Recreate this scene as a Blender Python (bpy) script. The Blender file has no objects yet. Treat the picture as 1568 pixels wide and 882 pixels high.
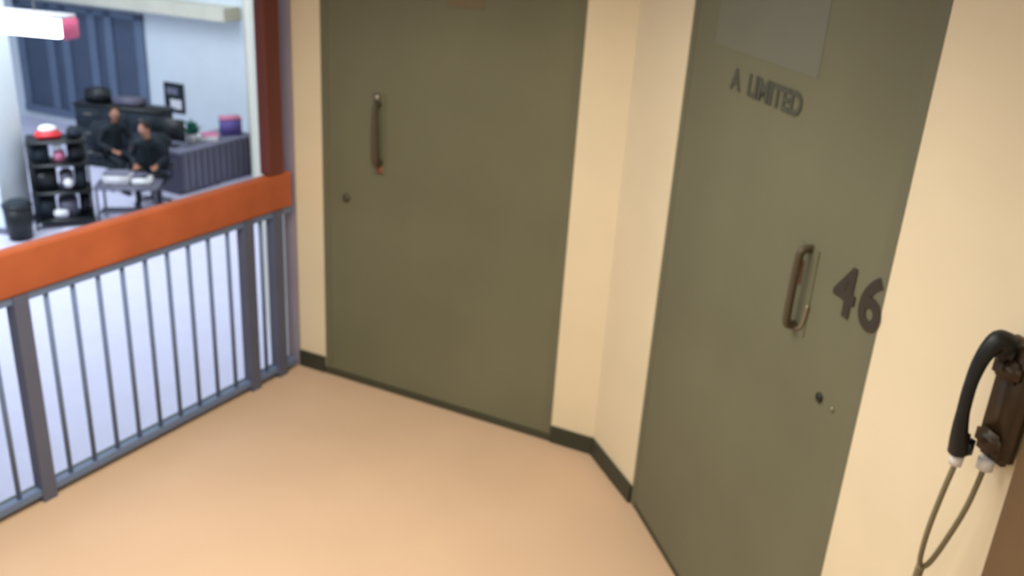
import bpy, bmesh, math, random
from mathutils import Vector, Matrix

sc = bpy.context.scene
sc.view_settings.view_transform = 'Standard'
sc.view_settings.look = 'None'

# ------------------------------------------------------------------ materials
def lin(c):
    return tuple((v/255/12.92 if v/255 <= 0.04045 else ((v/255+0.055)/1.055)**2.4) for v in c)

MATS = {}
def mat(name, rgb, rough=0.6, metal=0.0, var=0.06, scale=3.0, emit=0.0, spec=0.4):
    if name in MATS: return MATS[name]
    m = bpy.data.materials.new(name); m.use_nodes = True
    nt = m.node_tree; b = nt.nodes['Principled BSDF']
    c = lin(rgb)
    tc = nt.nodes.new('ShaderNodeTexCoord')
    nz = nt.nodes.new('ShaderNodeTexNoise'); nz.inputs['Scale'].default_value = scale
    nz.inputs['Detail'].default_value = 3
    nt.links.new(tc.outputs['Object'], nz.inputs['Vector'])
    rp = nt.nodes.new('ShaderNodeValToRGB')
    rp.color_ramp.elements[0].position = 0.3; rp.color_ramp.elements[1].position = 0.7
    rp.color_ramp.elements[0].color = tuple(max(0, v*(1-var)) for v in c)+(1,)
    rp.color_ramp.elements[1].color = tuple(min(1, v*(1+var)) for v in c)+(1,)
    nt.links.new(nz.outputs['Fac'], rp.inputs['Fac'])
    nt.links.new(rp.outputs['Color'], b.inputs['Base Color'])
    b.inputs['Roughness'].default_value = rough
    b.inputs['Metallic'].default_value = metal
    b.inputs['Specular IOR Level'].default_value = spec
    if emit:
        nt.links.new(rp.outputs['Color'], b.inputs['Emission Color'])
        b.inputs['Emission Strength'].default_value = emit
    MATS[name] = m
    return m

M_wall   = mat('cream_paint', (230,217,188), 0.6, var=0.03)
M_floor  = mat('tan_vinyl', (208,178,149), 0.5, var=0.05, scale=1.2)
M_door   = mat('olive_steel_paint', (112,112,91), 0.65, var=0.09, scale=1.5, spec=0.25)
M_frame  = mat('olive_frame_paint', (108,108,87), 0.6, var=0.05)
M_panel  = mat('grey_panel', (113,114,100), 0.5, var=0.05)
M_footshade = mat('olive_threshold_shade', (68,68,54), 0.6)  # darker olive that paints the shadow at the door foot
M_base   = mat('dark_baseboard', (54,57,46), 0.5)
M_orange = mat('orange_wood', (184,98,62), 0.5, var=0.14, scale=5)
M_redp   = mat('dark_red_wood', (108,58,52), 0.5, var=0.1)
M_bar    = mat('blue_grey_steel', (106,126,162), 0.45)
M_post   = mat('slate_steel', (92,98,122), 0.5)
M_lilac  = mat('lilac_steel', (152,144,158), 0.5)
M_curb   = mat('curb_shadow_green', (76,92,92), 0.6)
M_dfloor = mat('white_vinyl', (216,216,240), 0.5, var=0.02)
M_dwall  = mat('white_paint', (218,228,236), 0.6, var=0.02)
M_dcream = mat('pale_yellow_paint', (205,202,185), 0.6)
M_glass  = mat('slate_blue_glass', (72,84,106), 0.4)
M_mull   = mat('mullion_grey', (98,114,138), 0.5)
M_black  = mat('black_plastic', (24,28,32), 0.45)
M_dark   = mat('charcoal_fabric', (30,40,50), 0.8)
M_shirt  = mat('dark_uniform_cloth', (30,38,46), 0.85, scale=8)
M_skin   = mat('skin', (176,124,98), 0.6)
M_hair   = mat('dark_hair', (34,26,22), 0.8, scale=20)
M_white  = mat('white_plastic', (225,225,228), 0.5)
M_grey   = mat('grey_laminate', (112,112,130), 0.5)
M_dgrey  = mat('dark_slat_grey', (88,86,104), 0.5)
M_green  = mat('leaf_green', (30,95,75), 0.6, var=0.3, scale=12)
M_redpl  = mat('red_plastic', (205,50,60), 0.5)
M_purple = mat('purple_card', (96,84,150), 0.6)
M_pink   = mat('pink_card', (205,120,150), 0.6)
M_steel  = mat('worn_steel', (150,144,128), 0.35, metal=0.7)
M_bronze = mat('bronze_steel', (84,76,60), 0.5, metal=0.1)
M_decal  = mat('dark_decal', (56,50,40), 0.6)
M_faint  = mat('faded_decal', (78,80,69), 0.6)
M_rust   = mat('rust_red', (146,98,78), 0.6)
M_smudge = mat('olive_brown_plate', (116,104,80), 0.6)
M_brown  = mat('phone_brown', (56,42,28), 0.4)
M_cord   = mat('cord_grey', (124,116,92), 0.5)
M_jamb   = mat('brown_jamb', (112,90,64), 0.55)
M_tube   = mat('tube_glow', (242,250,255), 0.5, var=0, emit=12.0)
M_rose   = mat('rose_fringe', (235,110,150), 0.5)

# ------------------------------------------------------------------ builder
def frame(o, u, n):
    o = Vector((o[0],o[1],0)); u = Vector((u[0],u[1],0)).normalized(); n = Vector((n[0],n[1],0)).normalized()
    f = lambda p: o + u*p[0] + n*p[1] + Vector((0,0,p[2]))
    FM[id(f)] = (o,u,f)
    return f
FM = {}

class B:
    def __init__(s): s.bm = bmesh.new(); s.m = []
    def mi(s, m):
        if m not in s.m: s.m.append(m)
        return s.m.index(m)
    def _set(s, faces, m, smooth=False):
        i = s.mi(m)
        for f in faces: f.material_index = i; f.smooth = smooth
    def hexa(s, pts, m):
        v = [s.bm.verts.new(p) for p in pts]
        fs = [s.bm.faces.new([v[i] for i in q]) for q in
              ((0,3,2,1),(4,5,6,7),(0,1,5,4),(1,2,6,5),(2,3,7,6),(3,0,4,7))]
        s._set(fs, m)
    def box(s, x0,x1,y0,y1,z0,z1, m, F=None):
        pts = [(x0,y0,z0),(x1,y0,z0),(x1,y1,z0),(x0,y1,z0),(x0,y0,z1),(x1,y0,z1),(x1,y1,z1),(x0,y1,z1)]
        if F: pts = [F(p) for p in pts]
        s.hexa(pts, m)
    def rbox(s, c, size, m, r=0.02, F=None, tilt=0, seg=3):
        t = bmesh.new(); bmesh.ops.create_cube(t, size=1)
        for v in t.verts: v.co = Vector((v.co.x*size[0], v.co.y*size[1], v.co.z*size[2]))
        bmesh.ops.bevel(t, geom=t.edges[:], offset=min(r, min(size)*0.45), segments=seg, affect='EDGES')
        R = Matrix.Rotation(tilt,3,'X')
        s.merge(t, lambda p: (F or (lambda q:q))(R @ p + Vector(c)), m)
    def merge(s, t, fn, m, smooth=True):
        mp = {v: s.bm.verts.new(fn(v.co)) for v in t.verts}
        fs = [s.bm.faces.new([mp[v] for v in f.verts]) for f in t.faces]
        s._set(fs, m, smooth); t.free()
    def cyl(s, p, q, r, m, seg=16, r2=None):
        p = Vector(p); q = Vector(q); d = q-p
        t = bmesh.new()
        bmesh.ops.create_cone(t, cap_ends=True, segments=seg, radius1=r, radius2=(r if r2 is None else r2), depth=d.length)
        R = d.to_track_quat('Z','Y').to_matrix(); c = (p+q)/2
        s.merge(t, lambda v: R @ v + c, m)
    def ball(s, c, r, m, sc3=(1,1,1)):
        t = bmesh.new(); bmesh.ops.create_uvsphere(t, u_segments=16, v_segments=10, radius=r)
        s.merge(t, lambda v: Vector((v.x*sc3[0], v.y*sc3[1], v.z*sc3[2]))+Vector(c), m)
    def prism(s, poly, z0, z1, m):
        a = [s.bm.verts.new((x,y,z0)) for x,y in poly]; b = [s.bm.verts.new((x,y,z1)) for x,y in poly]
        n = len(poly); fs = [s.bm.faces.new(a[::-1]), s.bm.faces.new(b)]
        for i in range(n): fs.append(s.bm.faces.new((a[i],a[(i+1)%n],b[(i+1)%n],b[i])))
        s._set(fs, m)
    def tube(s, pts, r, m, seg=10, F=None, radii=None, flat=1.0):
        P = [Vector(F(p)) if F else Vector(p) for p in pts]
        Q = []; RR = []
        rad = radii or [r]*len(P)
        for i in range(len(P)-1):
            p0 = P[max(i-1,0)]; p1 = P[i]; p2 = P[i+1]; p3 = P[min(i+2,len(P)-1)]
            for k in range(6):
                t = k/6
                Q.append(0.5*((2*p1)+(-p0+p2)*t+(2*p0-5*p1+4*p2-p3)*t*t+(-p0+3*p1-3*p2+p3)*t**3))
                RR.append(rad[i]*(1-t)+rad[i+1]*t)
        Q.append(P[-1]); RR.append(rad[-1])
        rings = []; up = None
        for i,q in enumerate(Q):
            d = (Q[min(i+1,len(Q)-1)]-Q[max(i-1,0)]).normalized()
            if up is None:
                up = Vector((0.31,0.2,0.93)).cross(d).normalized()
            up = (up - d*up.dot(d)).normalized(); w = d.cross(up)
            rings.append([s.bm.verts.new(q+(up*math.cos(a)+w*math.sin(a)*flat)*RR[i]) for a in [2*math.pi*j/seg for j in range(seg)]])
        fs = []
        for a,b in zip(rings, rings[1:]):
            for j in range(seg): fs.append(s.bm.faces.new((a[j],a[(j+1)%seg],b[(j+1)%seg],b[j])))
        fs.append(s.bm.faces.new(rings[0][::-1])); fs.append(s.bm.faces.new(rings[-1]))
        s._set(fs, m, True)
    def done(s, name, loc=None, rz=0.0, bevel=0.0, F=None):
        bmesh.ops.recalc_face_normals(s.bm, faces=s.bm.faces[:])
        mw = None
        if F:
            o_,u_,_ = FM[id(F)]
            mw = Matrix.Translation(o_) @ Matrix.Rotation(math.atan2(u_.y,u_.x),4,'Z')
            s.bm.transform(mw.inverted())
        me = bpy.data.meshes.new(name); s.bm.to_mesh(me); s.bm.free()
        for m in s.m: me.materials.append(m)
        o = bpy.data.objects.new(name, me); sc.collection.objects.link(o)
        if mw: o.matrix_world = mw
        else:
            if loc: o.location = loc
            o.rotation_euler = (0,0,rz)
        if bevel:
            bv = o.modifiers.new('bevel','BEVEL'); bv.width = bevel; bv.segments = 2; bv.limit_method = 'ANGLE'
        return o

# wall frames: (s along wall, o out of the wall toward the corridor, z)
W1 = frame((-1.10,4.46),(0.909,-0.4165),(-0.4165,-0.909))
W2 = frame((0.570,3.39),(0.263,-0.965),(-0.965,-0.263))
RL = frame((-1.109,4.467),(-0.490,-0.8717),(0.8717,-0.490))
CEIL = 2.95
E1 = 1.675

# ------------------------------------------------------------------ room shell
p = lambda F,s,o: tuple(F((s,o,0)))[:2]
b = B()
b.prism([p(RL,6.6,-0.07), p(W2,4.9,-0.3), p(W2,0,-0.3), p(W1,E1,-0.3), p(W1,-0.06,-0.3), p(RL,-0.02,-0.07)], -0.25, 0, M_floor)
b.done('floor')
D1a,D1b = 0.160,1.460
b = B()
b.box(-0.005,D1a,-0.2,0,0,CEIL,M_wall,W1)
b.box(D1b,E1,-0.2,0,0,CEIL,M_wall,W1)
b.box(D1a,D1b,-0.2,0,2.34,CEIL,M_wall,W1)
b.done('wall_back',F=W1)
c0 = W1((E1,0,0)); c1 = W2((0,0,0))
u = (c1-c0).normalized(); PS = frame((c0.x,c0.y),(u.x,u.y),(u.y,-u.x)) ; L=(c1-c0).length
if (PS((0,1,0))-PS((0,0,0))).x > 0: PS = frame((c0.x,c0.y),(u.x,u.y),(-u.y,u.x))
b = B()
b.box(0,L,-0.18,0,0,CEIL,M_wall,PS)
b.done('wall_pillar',F=PS)
D2 = 1.305
b = B()
b.box(D2,4.9,-0.2,0,0,CEIL,M_wall,W2)
b.box(0,D2,-0.2,0,2.34,CEIL,M_wall,W2)
b.done('wall_right',F=W2)
b = B(); b.prism([(-13.0,-1.4),(2.3,-1.4),(2.3,-1.2),(-13.0,-1.2)],-2.7,CEIL,M_wall); b.done('wall_front')
b = B(); b.prism([(-13.0,-1.4),(2.3,-1.4),(2.3,4.4),(-0.9,4.8),(-5.0,18.5),(-13.0,21.9)],CEIL,CEIL+0.2,M_dwall); b.done('ceiling')

# baseboards
b = B(); b.box(0,D1a-0.002,0,0.012,0,0.09,M_base,W1); b.done('baseboard_left',F=W1)
b = B(); b.box(D1b+0.002,E1+0.005,0,0.014,0,0.085,M_base,W1)
b.box(-0.005,L,0.0,0.014,0,0.085,M_base,PS)
b.done('baseboard_pillar',F=W1)
b = B(); b.box(D2+0.002,1.80,0,0.014,0,0.09,M_base,W2); b.done('baseboard_right',F=W2)

# ------------------------------------------------------------------ doors
def door(F, s0, s1):
    b = B(); h = 2.33; s0+=0.001; s1-=0.001
    b.box(s0,s0+0.04,-0.12,0.0012,0,h,M_frame,F)
    b.box(s1-0.04,s1,-0.12,0.0012,0,h,M_frame,F)
    b.box(s0,s1,-0.12,0.0012,h-0.05,h,M_frame,F)
    b.box(s0+0.0405,s1-0.0405,-0.10,0.0,0.035,h-0.053,M_door,F)
    b.box(s0+0.04,s1-0.04,-0.10,-0.002,0.0,0.035,M_footshade,F)
    return b
b = door(W1, D1a, D1b)
b.box(D1a+0.002,D1b-0.002,0.002,0.008,0,0.035,M_footshade,W1)  # dark strip drawn as the shadow along the bottom of the door
s = 0.49
b.box(s-0.03,s+0.032,-0.002,0.003,1.14,1.52,M_frame,W1)
b.tube([(s,0.0,1.47),(s,0.045,1.465),(s+0.004,0.055,1.42),(s+0.006,0.055,1.25),(s+0.006,0.045,1.205),(s+0.006,0.0,1.20)],0.012,M_bronze,F=W1,radii=[.010,.011,.013,.017,.016,.012])
b.cyl(W1((s-0.012,0.0,1.50)),W1((s-0.012,0.02,1.50)),0.018,M_steel)
b.cyl(W1((s+0.005,0.0,1.165)),W1((s+0.005,0.012,1.165)),0.018,M_rust)
b.cyl(W1((0.30,0.0,0.99)),W1((0.30,0.008,0.99)),0.020,M_bronze)
b.box(0.82,1.0,-0.002,0.004,1.94,1.98,M_smudge,W1)
b.done('door_1',F=W1)

b = door(W2, 0.0, D2)
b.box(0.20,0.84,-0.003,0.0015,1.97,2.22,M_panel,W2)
s = 0.955
b.box(s-0.05,s+0.05,-0.004,0.003,1.27,1.53,M_frame,W2)
b.tube([(s-0.05,0.004,1.49),(s-0.062,0.006,1.40),(s-0.05,0.006,1.32),(s-0.01,0.006,1.285),(s+0.035,0.006,1.30),(s+0.05,0.006,1.37)],0.005,M_steel,F=W2)
b.tube([(s+0.01,0.0,1.525),(s+0.01,0.03,1.52),(s+0.008,0.036,1.48),(s+0.004,0.036,1.34),(s+0.002,0.03,1.295),(s,0.0,1.29)],0.012,M_bronze,F=W2)
b.box(s-0.055,s-0.012,0.003,0.008,1.41,1.48,M_rust,W2)
b.cyl(W2((1.135,0,1.15)),W2((1.135,0.006,1.15)),0.014,M_black)
b.cyl(W2((1.20,0,1.15)),W2((1.20,0.005,1.15)),0.007,M_steel)
d2 = b.done('door_2',F=W2)

def text(body, s, z, size, m, name, parent, off=0.003, sx=1.0, bold=0.0):
    cu = bpy.data.curves.new(name,'FONT'); cu.body = body; cu.size = size; cu.extrude = 0.0008
    cu.align_x='CENTER'; cu.align_y='CENTER'; cu.offset = bold
    o = bpy.data.objects.new(name,cu); sc.collection.objects.link(o)
    c = W2((s,off,z)); X = (W2((1,0,0))-W2((0,0,0))); Z = Vector((0,0,1)); N = (W2((0,1,0))-W2((0,0,0)))
    mt = Matrix((X*sx,Z,N)).transposed().to_4x4(); mt.translation = c
    cu.materials.append(m)
    bpy.context.view_layer.update()
    o.parent = parent; o.matrix_parent_inverse = parent.matrix_world.inverted(); o.matrix_world = mt
    return o
text('4', 1.150, 1.470, 0.185, M_decal, 'digit_four', d2, bold=0.006)
text('6', 1.262, 1.480, 0.195, M_decal, 'digit_six', d2, bold=0.006)
text('A  LIMITED', 0.57, 1.88, 0.090, M_faint, 'faded_stencil', d2, bold=0.0035)

b = B(); b.box(1.825,1.93,-0.02,0.02,0,2.3,M_jamb,W2); b.box(1.93,2.8,-0.02,0.02,2.2,2.3,M_jamb,W2)
b.box(2.70,2.8,-0.02,0.02,0,2.2,M_jamb,W2); b.done('trim_jamb',F=W2)

# ------------------------------------------------------------------ wall telephone
b = B(); S=1.768; ZO=0.030
b.rbox((S,0.021,1.465+ZO),(0.092,0.042,0.27),M_brown,0.015,W2)
b.rbox((S,0.048,1.54+ZO),(0.07,0.03,0.045),M_brown,0.01,W2)
b.rbox((S,0.045,1.38+ZO),(0.07,0.025,0.04),M_brown,0.01,W2)
hs = S-0.018
b.tube([(hs+.01,0.056,1.590+ZO),(hs+.007,0.080,1.598+ZO),(hs+.003,0.101,1.562+ZO),(hs,0.109,1.505+ZO),(hs,0.109,1.44+ZO),(hs,0.103,1.385+ZO),(hs,0.092,1.345+ZO)],0.014,M_black,F=W2,
       radii=[0.024,0.022,0.016,0.013,0.013,0.017,0.023])
b.rbox((hs+.009,0.058,1.575+ZO),(0.048,0.04,0.05),M_black,0.016,W2)
b.rbox((hs,0.084,1.358+ZO),(0.044,0.042,0.055),M_black,0.016,W2)
b.cyl(W2((hs,0.092,1.335+ZO)),W2((hs,0.093,1.312+ZO)),0.013,M_white)
b.cyl(W2((S,0.035,1.332+ZO)),W2((S,0.035,1.308+ZO)),0.017,M_white)
ph = b.done('wall_telephone',F=W2)
b = B()
z=ZO
b.tube([(hs,0.093,1.312+z),(hs-.004,0.100,1.24+z),(hs-.012,0.102,1.15+z),(hs-.018,0.098,1.08+z),(hs-.022,0.091,1.045+z),(hs-.020,0.084,1.032+z),(hs-.012,0.074,1.05+z),(hs-.002,0.060,1.11+z),(hs+.012,0.044,1.21+z),(S,0.035,1.312+z)],0.006,M_cord,F=W2)
b.tube([(hs-.021,0.087,1.034+z),(hs-.023,0.087,1.00+z),(hs-.024,0.086,0.93+z)],0.010,M_cord,F=W2)
o = b.done('handset_cord',F=W2); bpy.context.view_layer.update()
o.parent = ph; o.matrix_parent_inverse = ph.matrix_world.inverted()

# ------------------------------------------------------------------ railing
par = bpy.data.objects.new('railing',None); sc.collection.objects.link(par)
b = B()
b.box(0.05,6.5,-0.028,0.028,0.905,1.085,M_orange,RL)
o = b.done('handrail',bevel=0.012,F=RL); o.parent = par
b = B()
b.box(0.05,6.5,-0.018,0.018,0.03,0.06,M_bar,RL)
b.box(0.05,6.5,-0.018,0.018,0.875,0.905,M_bar,RL)
SP = 1.15
posts = [0.151,0.343]+[0.343+SP*k for k in range(1,6)]
for q in posts: b.box(q-0.03,q+0.03,-0.028,0.026,0,0.905,M_post,RL)
b.cyl(RL((0.247,0,0.05)),RL((0.247,0,0.89)),0.010,M_bar)
for k in range(5):
    for j in range(1,10):
        q = 0.343+SP*k+SP*j/10
        b.cyl(RL((q,0,0.05)),RL((q,0,0.89)),0.010,M_bar,seg=10)
b.box(0.0,6.5,-0.07,-0.03,-0.0,0.035,M_curb,RL)  # low curb, its dark green paints the shadow outside the rail
o = b.done('balustrade',F=RL); o.parent = par
b = B(); b.box(0.10,0.20,-0.035,0.03,1.086,CEIL,M_redp,RL); o=b.done('upper_post',bevel=0.008,F=RL); o.parent=par
b = B(); b.box(-0.075,-0.006,-0.12,0.012,0,CEIL,M_lilac,W1); b.done('trim_wall_end',F=W1)

# ------------------------------------------------------------------ lower dayroom
Z = -2.7
b = B(); b.prism([(-13.0,-1.4),(2.3,-1.4),(0.5,4.5),(-0.8,4.6),(-4.9,18.6),(-13.0,22.0)],Z-0.2,Z,M_dfloor); b.done('floor_dayroom')
FW = frame((-5.05,18.1),(-0.929,0.37),(-0.37,-0.929))
b = B(); b.box(-0.3,9.0,-0.2,0,Z,CEIL,M_dwall,FW); b.done('wall_far',F=FW)
SW = frame((-1.13,4.56),(-4.30,13.70),(-13.70,-4.30))
b = B(); b.box(0,14.4,-0.2,0,Z,CEIL,M_dcream,SW); b.done('wall_side',F=SW)
b = B(); b.prism([(-13.0,-1.4),(-12.8,-1.4),(-12.8,21.5),(-13.0,21.5)],Z,CEIL,M_dwall); b.done('wall_left')
b = B(); b.box(0.0,6.6,-0.27,-0.09,Z,-0.25,M_dwall,RL); b.done('wall_under',F=RL)
b = B(); b.box(0.45,9.0,0.0,0.5,-0.04,0.20,M_dcream,FW); b.done('trim_slab_edge',F=FW)
b = B()
b.box(2.95,6.3,0,0.03,-2.45,-0.25,M_glass,FW)
for q in (2.95,3.75,4.2,4.95,5.4,6.25): b.box(q-0.1,q+0.1,0.0,0.07,-2.5,-0.2,M_mull,FW)
b.box(2.85,6.35,0,0.07,-0.30,-0.18,M_mull,FW); b.box(2.85,6.35,0,0.09,-2.55,-2.4,M_mull,FW)
b.done('window_1',F=FW)
b = B(); b.box(1.95,2.45,0.002,0.03,-2.05,-1.45,M_dark,FW); b.box(2.02,2.3,0.03,0.034,-1.97,-1.78,M_white,FW); b.box(2.1,2.38,0.03,0.034,-1.68,-1.55,M_grey,FW); b.done('notice_board',F=FW)
b = B(); b.box(-0.44,0.44,-0.35,0.35,0,CEIL-Z,M_dwall); b.box(-0.46,0.46,-0.37,0.37,0,0.1,M_grey); b.done('concrete_column',loc=(-8.0,13.45,Z),rz=-0.1)
b = B()
b.rbox((0,0,0),(2.1,0.30,0.26),M_tube,r=0.11,seg=5); b.rbox((0,0,0.15),(2.16,0.34,0.05),M_white,r=0.01)
b.rbox((1.09,0,0),(0.07,0.31,0.26),M_rose,r=0.02); b.rbox((-1.09,0,0),(0.07,0.31,0.26),M_rose,r=0.02)  # pink ends paint the colour fringe around the glowing tube
for q in (-0.6,0.6): b.cyl((q,0,0.1),(q,0,2.49),0.008,M_steel)
b.done('pendant_fluorescent_light',loc=(-7.10,12.70,0.46),rz=-0.15)

# long desk with slatted front
DK = frame((-4.99,17.10),(-0.45,-0.893),(0.893,-0.45))
b = B(); DL=1.85
b.box(0,DL,-0.75,0.03,Z+0.72,Z+0.76,M_grey,DK)
b.box(0.03,DL-0.03,-0.02,0.0,Z+0.04,Z+0.72,M_dgrey,DK)
for i in range(12): b.box(0.05+i*0.148,0.12+i*0.148,0.0,0.018,Z+0.06,Z+0.71,M_grey,DK)
for q in (0.02,0.9,DL-0.07): b.box(q,q+0.05,-0.72,-0.02,Z,Z+0.72,M_dgrey,DK)
b.done('long_desk',F=DK)
def on(s,o,z): return tuple(DK((s,o,z)))

# dark filing cabinet behind the chairs
b = B()
b.rbox((0,0,0.58),(1.7,0.5,1.12),M_dark,r=0.015); b.rbox((0,0,1.155),(1.76,0.54,0.04),M_black,r=0.01)
for i in range(3):
    x=-0.56+i*0.56
    for zz in (0.22,0.58,0.94): b.rbox((x,-0.255,zz),(0.52,0.02,0.33),M_dark,r=0.006); b.box(x-0.08,x+0.08,-0.285,-0.265,zz+0.05,zz+0.07,M_steel)
b.box(-0.7,0.7,-0.22,0.22,0,0.03,M_black)
b.rbox((-0.5,0,1.30),(0.4,0.3,0.26),M_black,r=0.03); b.rbox((0.15,0,1.25),(0.5,0.34,0.16),M_dgrey,r=0.02)
b.done('filing_cabinet',loc=(-7.35,17.0,Z),rz=-0.2)

def chair(loc, rz, name='office_chair'):
    b = B()
    for k in range(5):
        a = k*2*math.pi/5
        b.tube([(0,0,0.10),(0.16*math.cos(a),0.16*math.sin(a),0.09),(0.30*math.cos(a),0.30*math.sin(a),0.06)],0.02,M_black,seg=8)
        b.cyl((0.30*math.cos(a)-0.015,0.30*math.sin(a),0.03),(0.30*math.cos(a)+0.015,0.30*math.sin(a),0.03),0.03,M_black)
    b.cyl((0,0,0.09),(0,0,0.40),0.028,M_steel)
    b.rbox((0,0,0.43),(0.56,0.52,0.10),M_dark,r=0.045)
    b.rbox((0,0.29,0.82),(0.56,0.10,0.66),M_dark,r=0.045)
    b.box(-0.04,0.04,0.2,0.30,0.38,0.56,M_black)
    for sx in (-1,1):
        b.tube([(sx*0.24,0.05,0.42),(sx*0.33,0.05,0.46),(sx*0.33,0.05,0.62)],0.016,M_black,seg=8)
        b.rbox((sx*0.33,0,0.64),(0.07,0.30,0.04),M_black,r=0.012)
    return b.done(name,loc=loc,rz=rz)
C1 = ((-7.0,15.75,Z),0.9); C2 = ((-6.12,14.95,Z),0.2)
chair(*C1); chair(*C2)

# ---- seated people (local: facing -y, seat top at z = 0.48)
def person(loc, rz, head_turn=0.0, lean=0.0, cap=None, spread=0.0):
    root = bpy.data.objects.new('seated_person', None); sc.collection.objects.link(root)
    root.location = loc; root.rotation_euler = (0,0,rz)
    Y = lambda z,y: y - lean*(z-0.58)
    V = [(0,0.10,0.60),(0,Y(.78,0.12),0.78),(0,Y(.96,0.12),0.96),(0,Y(1.06,.11),1.06),(0,Y(1.16,.09),1.15),
         (-0.11,0.06,0.575),(-0.14,-0.36,0.56),(-0.14-spread,-0.40,0.12),(-0.15-spread,-0.54,0.05),
         (0.11,0.06,0.575),(0.14,-0.34,0.56),(0.15+spread,-0.34,0.12),(0.16+spread,-0.48,0.05),
         (-0.18,Y(1.05,.11),1.05),(-0.27,Y(.80,.08),0.80),(-0.17,Y(.70,-.20),0.71),
         (0.18,Y(1.05,.11),1.05),(0.27,Y(.80,.06),0.80),(0.15,Y(.70,-.22),0.71)]
    E = [(0,1),(1,2),(2,3),(3,4),(0,5),(5,6),(6,7),(7,8),(0,9),(9,10),(10,11),(11,12),(3,13),(13,14),(14,15),(3,16),(16,17),(17,18)]
    R = [.14,.14,.16,.12,.055,.09,.068,.045,.04,.09,.068,.045,.04,.072,.055,.035,.072,.055,.035]
    me = bpy.data.meshes.new('body'); me.from_pydata(V,E,[]); me.materials.append(M_shirt)
    o = bpy.data.objects.new('body', me); sc.collection.objects.link(o); o.parent = root
    sk = o.modifiers.new('skin','SKIN'); sk.use_smooth_shade = True
    for i,v in enumerate(me.skin_vertices[0].data):
        v.radius = (R[i],R[i]*(0.75 if i in (1,2,3) else 1)); v.use_root = (i==0)
    sb = o.modifiers.new('sub','SUBSURF'); sb.levels = 2; sb.render_levels = 2
    hy = Y(1.30,.06); b = B()
    b.ball((0,0,0.0),0.1,M_skin,(0.78,0.95,1.18)); b.ball((0,-0.025,-0.06),0.06,M_skin,(0.95,1,0.9))
    b.cyl((0,0.01,-0.17),(0,0.0,-0.05),0.052,M_skin)
    b.ball((0,0.024,0.036),0.1,M_hair,(0.88,0.96,1.04))
    b.ball((0,-0.098,-0.012),0.016,M_skin,(0.8,1.2,1.5)); b.ball((0,-0.085,-0.055),0.02,M_rust,(1.2,0.4,0.3))
    for sx in (-1,1):
        b.ball((sx*0.03,-0.086,0.012),0.011,M_white); b.ball((sx*0.03,-0.095,0.012),0.006,M_black)
        b.ball((sx*0.078,0.0,-0.005),0.022,M_skin,(0.4,0.8,1.3))
    h = b.done('head'); h.parent = root; h.location = (0,hy,1.31); h.rotation_euler = (0.15,0,head_turn)
    b = B()
    for sx,wp in ((-1,V[15]),(1,V[18])):
        x,y,z = wp
        b.rbox((x-sx*0.015,y-0.045,z-0.005),(0.08,0.095,0.03),M_skin,r=0.013)
        for k in range(4):
            fx = x-sx*0.015+(k-1.5)*0.02; l = (0.065,0.078,0.072,0.055)[k]
            b.tube([(fx,y-0.085,z),(fx,y-0.09-l*0.55,z-0.003),(fx,y-0.09-l,z-0.024)],0.009,M_skin,seg=6)
        b.tube([(x-sx*0.05,y-0.03,z),(x-sx*0.075,y-0.06,z-0.005),(x-sx*0.07,y-0.09,z-0.012)],0.010,M_skin,seg=6)
        b.cyl((x,y+0.03,z+0.01),(x,y-0.02,z),0.027,M_skin)
    o = b.done('hands'); o.parent = root
    b = B()
    for i,j in ((7,8),(11,12)):
        x,y,z = V[i]; b.rbox((V[j][0],(V[j][1]+y)/2,0.045),(0.10,0.28,0.09),M_black,r=0.035)
    o = b.done('shoes'); o.parent = root
    return root
person((C1[0][0],C1[0][1],Z),C1[1],head_turn=-0.3,lean=0.15)
person((C2[0][0],C2[0][1],Z),C2[1],head_turn=-0.7,lean=0.3)

def monitor(loc, rz):
    b = B()
    b.rbox((0,0,0.012),(0.26,0.2,0.024),M_black,r=0.008)
    b.cyl((0,0.02,0.02),(0,0.02,0.16),0.025,M_black)
    b.rbox((0,0,0.30),(0.58,0.05,0.38),M_black,r=0.012)
    b.box(-0.27,0.27,-0.028,-0.024,0.13,0.47,M_glass)
    return b.done('computer_monitor',loc=loc,rz=rz)
monitor(on(1.60,-0.42,Z+0.76),2.9)

# plant
b = B(); b.cyl((0,0,0),(0,0,0.16),0.08,M_white,r2=0.10)
random.seed(4)
for i in range(34):
    a = random.uniform(0,6.28); l = random.uniform(0.18,0.32); e = random.uniform(0.4,1.3)
    x,y,zz = math.cos(a)*l*math.cos(e), math.sin(a)*l*math.cos(e), l*math.sin(e)
    b.tube([(0,0,0.12),(x*.5,y*.5,0.12+zz*.75),(x,y,0.12+zz)],0.02,M_green,seg=6,radii=[0.008,0.05,0.006],flat=0.25)
b.done('potted_plant',loc=on(1.18,-0.36,Z+0.76))
b = B(); b.box(-0.18,0.18,-0.15,0.15,0,0.06,M_white); b.box(-0.12,0.18,-0.1,0.14,0.06,0.09,M_pink); b.done('paper_stack',loc=on(0.80,-0.35,Z+0.76),rz=0.3)
b = B(); b.rbox((0,0,0.15),(0.36,0.26,0.30),M_purple,r=0.01); b.rbox((0,0,0.31),(0.38,0.28,0.03),M_pink,r=0.01); b.done('storage_box',loc=on(0.28,-0.3,Z+0.76),rz=0.5)

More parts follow.
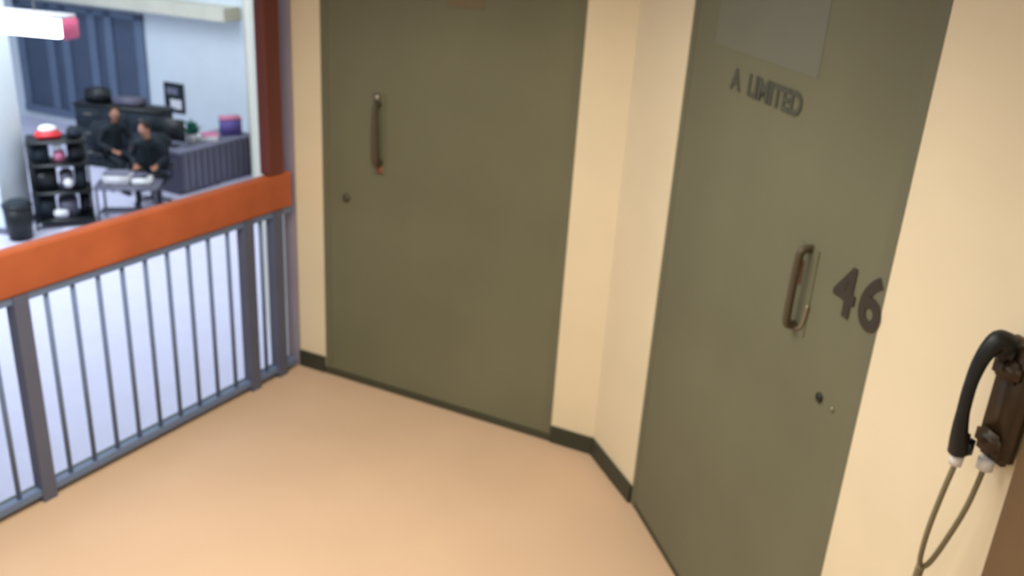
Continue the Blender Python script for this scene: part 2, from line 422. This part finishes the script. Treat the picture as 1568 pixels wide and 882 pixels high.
# low table with papers and boxes
TB = (-6.10,14.02)
b = B()
b.rbox((0,0,0.60),(0.95,0.55,0.035),M_grey,r=0.01)
for x in (-0.43,0.43):
    for y in (-0.24,0.24): b.cyl((x,y,0),(x,y,0.59),0.02,M_dgrey)
b.rbox((0,-0.1,0.2),(0.85,0.3,0.02),M_grey,r=0.005)
b.done('side_table',loc=(TB[0],TB[1],Z),rz=0.2)
b = B(); b.rbox((-0.15,-0.05,0.09),(0.38,0.28,0.18),M_white,r=0.02); b.box(-0.33,0.03,-0.18,0.08,0.18,0.20,M_grey); b.rbox((0.22,-0.03,0.06),(0.28,0.28,0.12),M_white,r=0.02); b.rbox((0.2,-0.03,0.145),(0.2,0.2,0.05),M_dgrey,r=0.01)
b.done('file_box',loc=(TB[0],TB[1],Z+0.6175),rz=0.2)

# supply cart full of things
b = B(); w,dp = 0.40,0.26
for x in (-w,w):
    for y in (-dp,dp): b.cyl((x,y,0.05),(x,y,1.35),0.016,M_black,seg=8); b.cyl((x-0.015,y,0.04),(x+0.015,y,0.04),0.04,M_black)
for zz in (0.12,0.55,0.98,1.33): b.rbox((0,0,zz),(2*w+0.04,2*dp+0.04,0.03),M_black,r=0.008)
items = [(-0.25,0,0.135,0.28,0.4,0.34,M_dark),(0.06,0,0.135,0.28,0.38,0.30,M_dgrey),(0.30,0.02,0.135,0.16,0.3,0.36,M_black),
 (-0.22,0,0.565,0.34,0.4,0.36,M_black),(0.08,-0.05,0.565,0.2,0.3,0.30,M_dgrey),(0.28,0,0.565,0.18,0.36,0.38,M_dark),
 (-0.25,-0.02,0.995,0.26,0.34,0.30,M_dark),(0.02,-0.08,0.995,0.16,0.2,0.2,M_pink),(0.25,0,0.995,0.24,0.36,0.30,M_black),
 (-0.10,0,1.345,0.36,0.3,0.12,M_redpl),(0.26,0,1.345,0.22,0.3,0.16,M_dark)]
for x,y,z0,sx,sy,sz,mm in items: b.rbox((x,y,z0+sz/2),(sx,sy,sz),mm,r=0.04)
b.ball((-0.1,0,1.49),0.1,M_white,(1.3,1,0.6)); b.ball((0.0,-0.16,1.26),0.06,M_white); b.ball((0.1,-0.22,0.70),0.07,M_white); b.rbox((-0.05,-0.2,0.22),(0.2,0.1,0.12),M_white,r=0.02)
b.done('supply_cart',loc=(-7.02,13.75,Z),rz=0.45)
b = B(); b.cyl((0,0,0),(0,0,0.5),0.16,M_black,r2=0.2); b.cyl((0,0,0.5),(0,0,0.54),0.21,M_black); b.ball((0,0,0.53),0.17,M_dark,(1,1,0.5)); b.done('trash_bin',loc=(-7.32,12.95,Z))

# ------------------------------------------------------------------ lights
def area(name, loc, size, power, col, sy=None, spread=math.pi):
    l = bpy.data.lights.new(name,'AREA'); l.energy = power; l.color = col; l.shape='RECTANGLE'; l.size=size; l.size_y=sy or size; l.spread=spread
    o = bpy.data.objects.new(name,l); o.location=loc; sc.collection.objects.link(o); return o
area('corridor_lamp',(-0.9,2.1,2.86),1.6,69,(1.0,0.93,0.80),spread=math.radians(140))
area('corridor_lamp_rear',(-0.9,-0.1,2.86),1.2,27,(1.0,0.93,0.80))
area('dayroom_lamp',(-8.0,12.5,2.85),5.0,560,(0.86,0.93,1.0),8.0)
sl = bpy.data.lights.new('column_fill_spot','SPOT'); sl.energy = 1500; sl.color=(0.80,0.95,1.0); sl.spot_size=math.radians(26); sl.spot_blend=0.6; sl.shadow_soft_size=0.15  # unseen spot, added only to brighten the column
so = bpy.data.objects.new('column_fill_spot',sl); so.location=(-9.0,9.3,2.75); sc.collection.objects.link(so)
so.rotation_euler = (Vector((-8.1,13.1,-1.2))-Vector(so.location)).to_track_quat('-Z','Y').to_euler()
b = B(); b.rbox((0,0,0),(1.7,1.7,0.04),M_white,r=0.01); b.done('ceiling_light_panel',loc=(-0.9,2.1,2.925))
w = bpy.data.worlds.new('world'); sc.world = w; w.use_nodes=True
w.node_tree.nodes['Background'].inputs[0].default_value=(0.9,0.9,1,1); w.node_tree.nodes['Background'].inputs[1].default_value=0.3

# ------------------------------------------------------------------ camera
cd = bpy.data.cameras.new('camera'); cd.sensor_width=36; cd.lens=32.9; cd.clip_start=0.02
cd.dof.use_dof = True; cd.dof.focus_distance = 0.9; cd.dof.aperture_fstop = 6.5
co = bpy.data.objects.new('camera',cd); sc.collection.objects.link(co)
up = -Vector((-224,-3459,-1433)).normalized()
fw = Vector((0,0,-1)); fw = (fw-up*fw.dot(up)).normalized(); rt = fw.cross(up)
m4 = Matrix((rt,fw,up)).to_4x4(); m4.translation = (0,0,2.366); co.matrix_world = m4
sc.camera = co
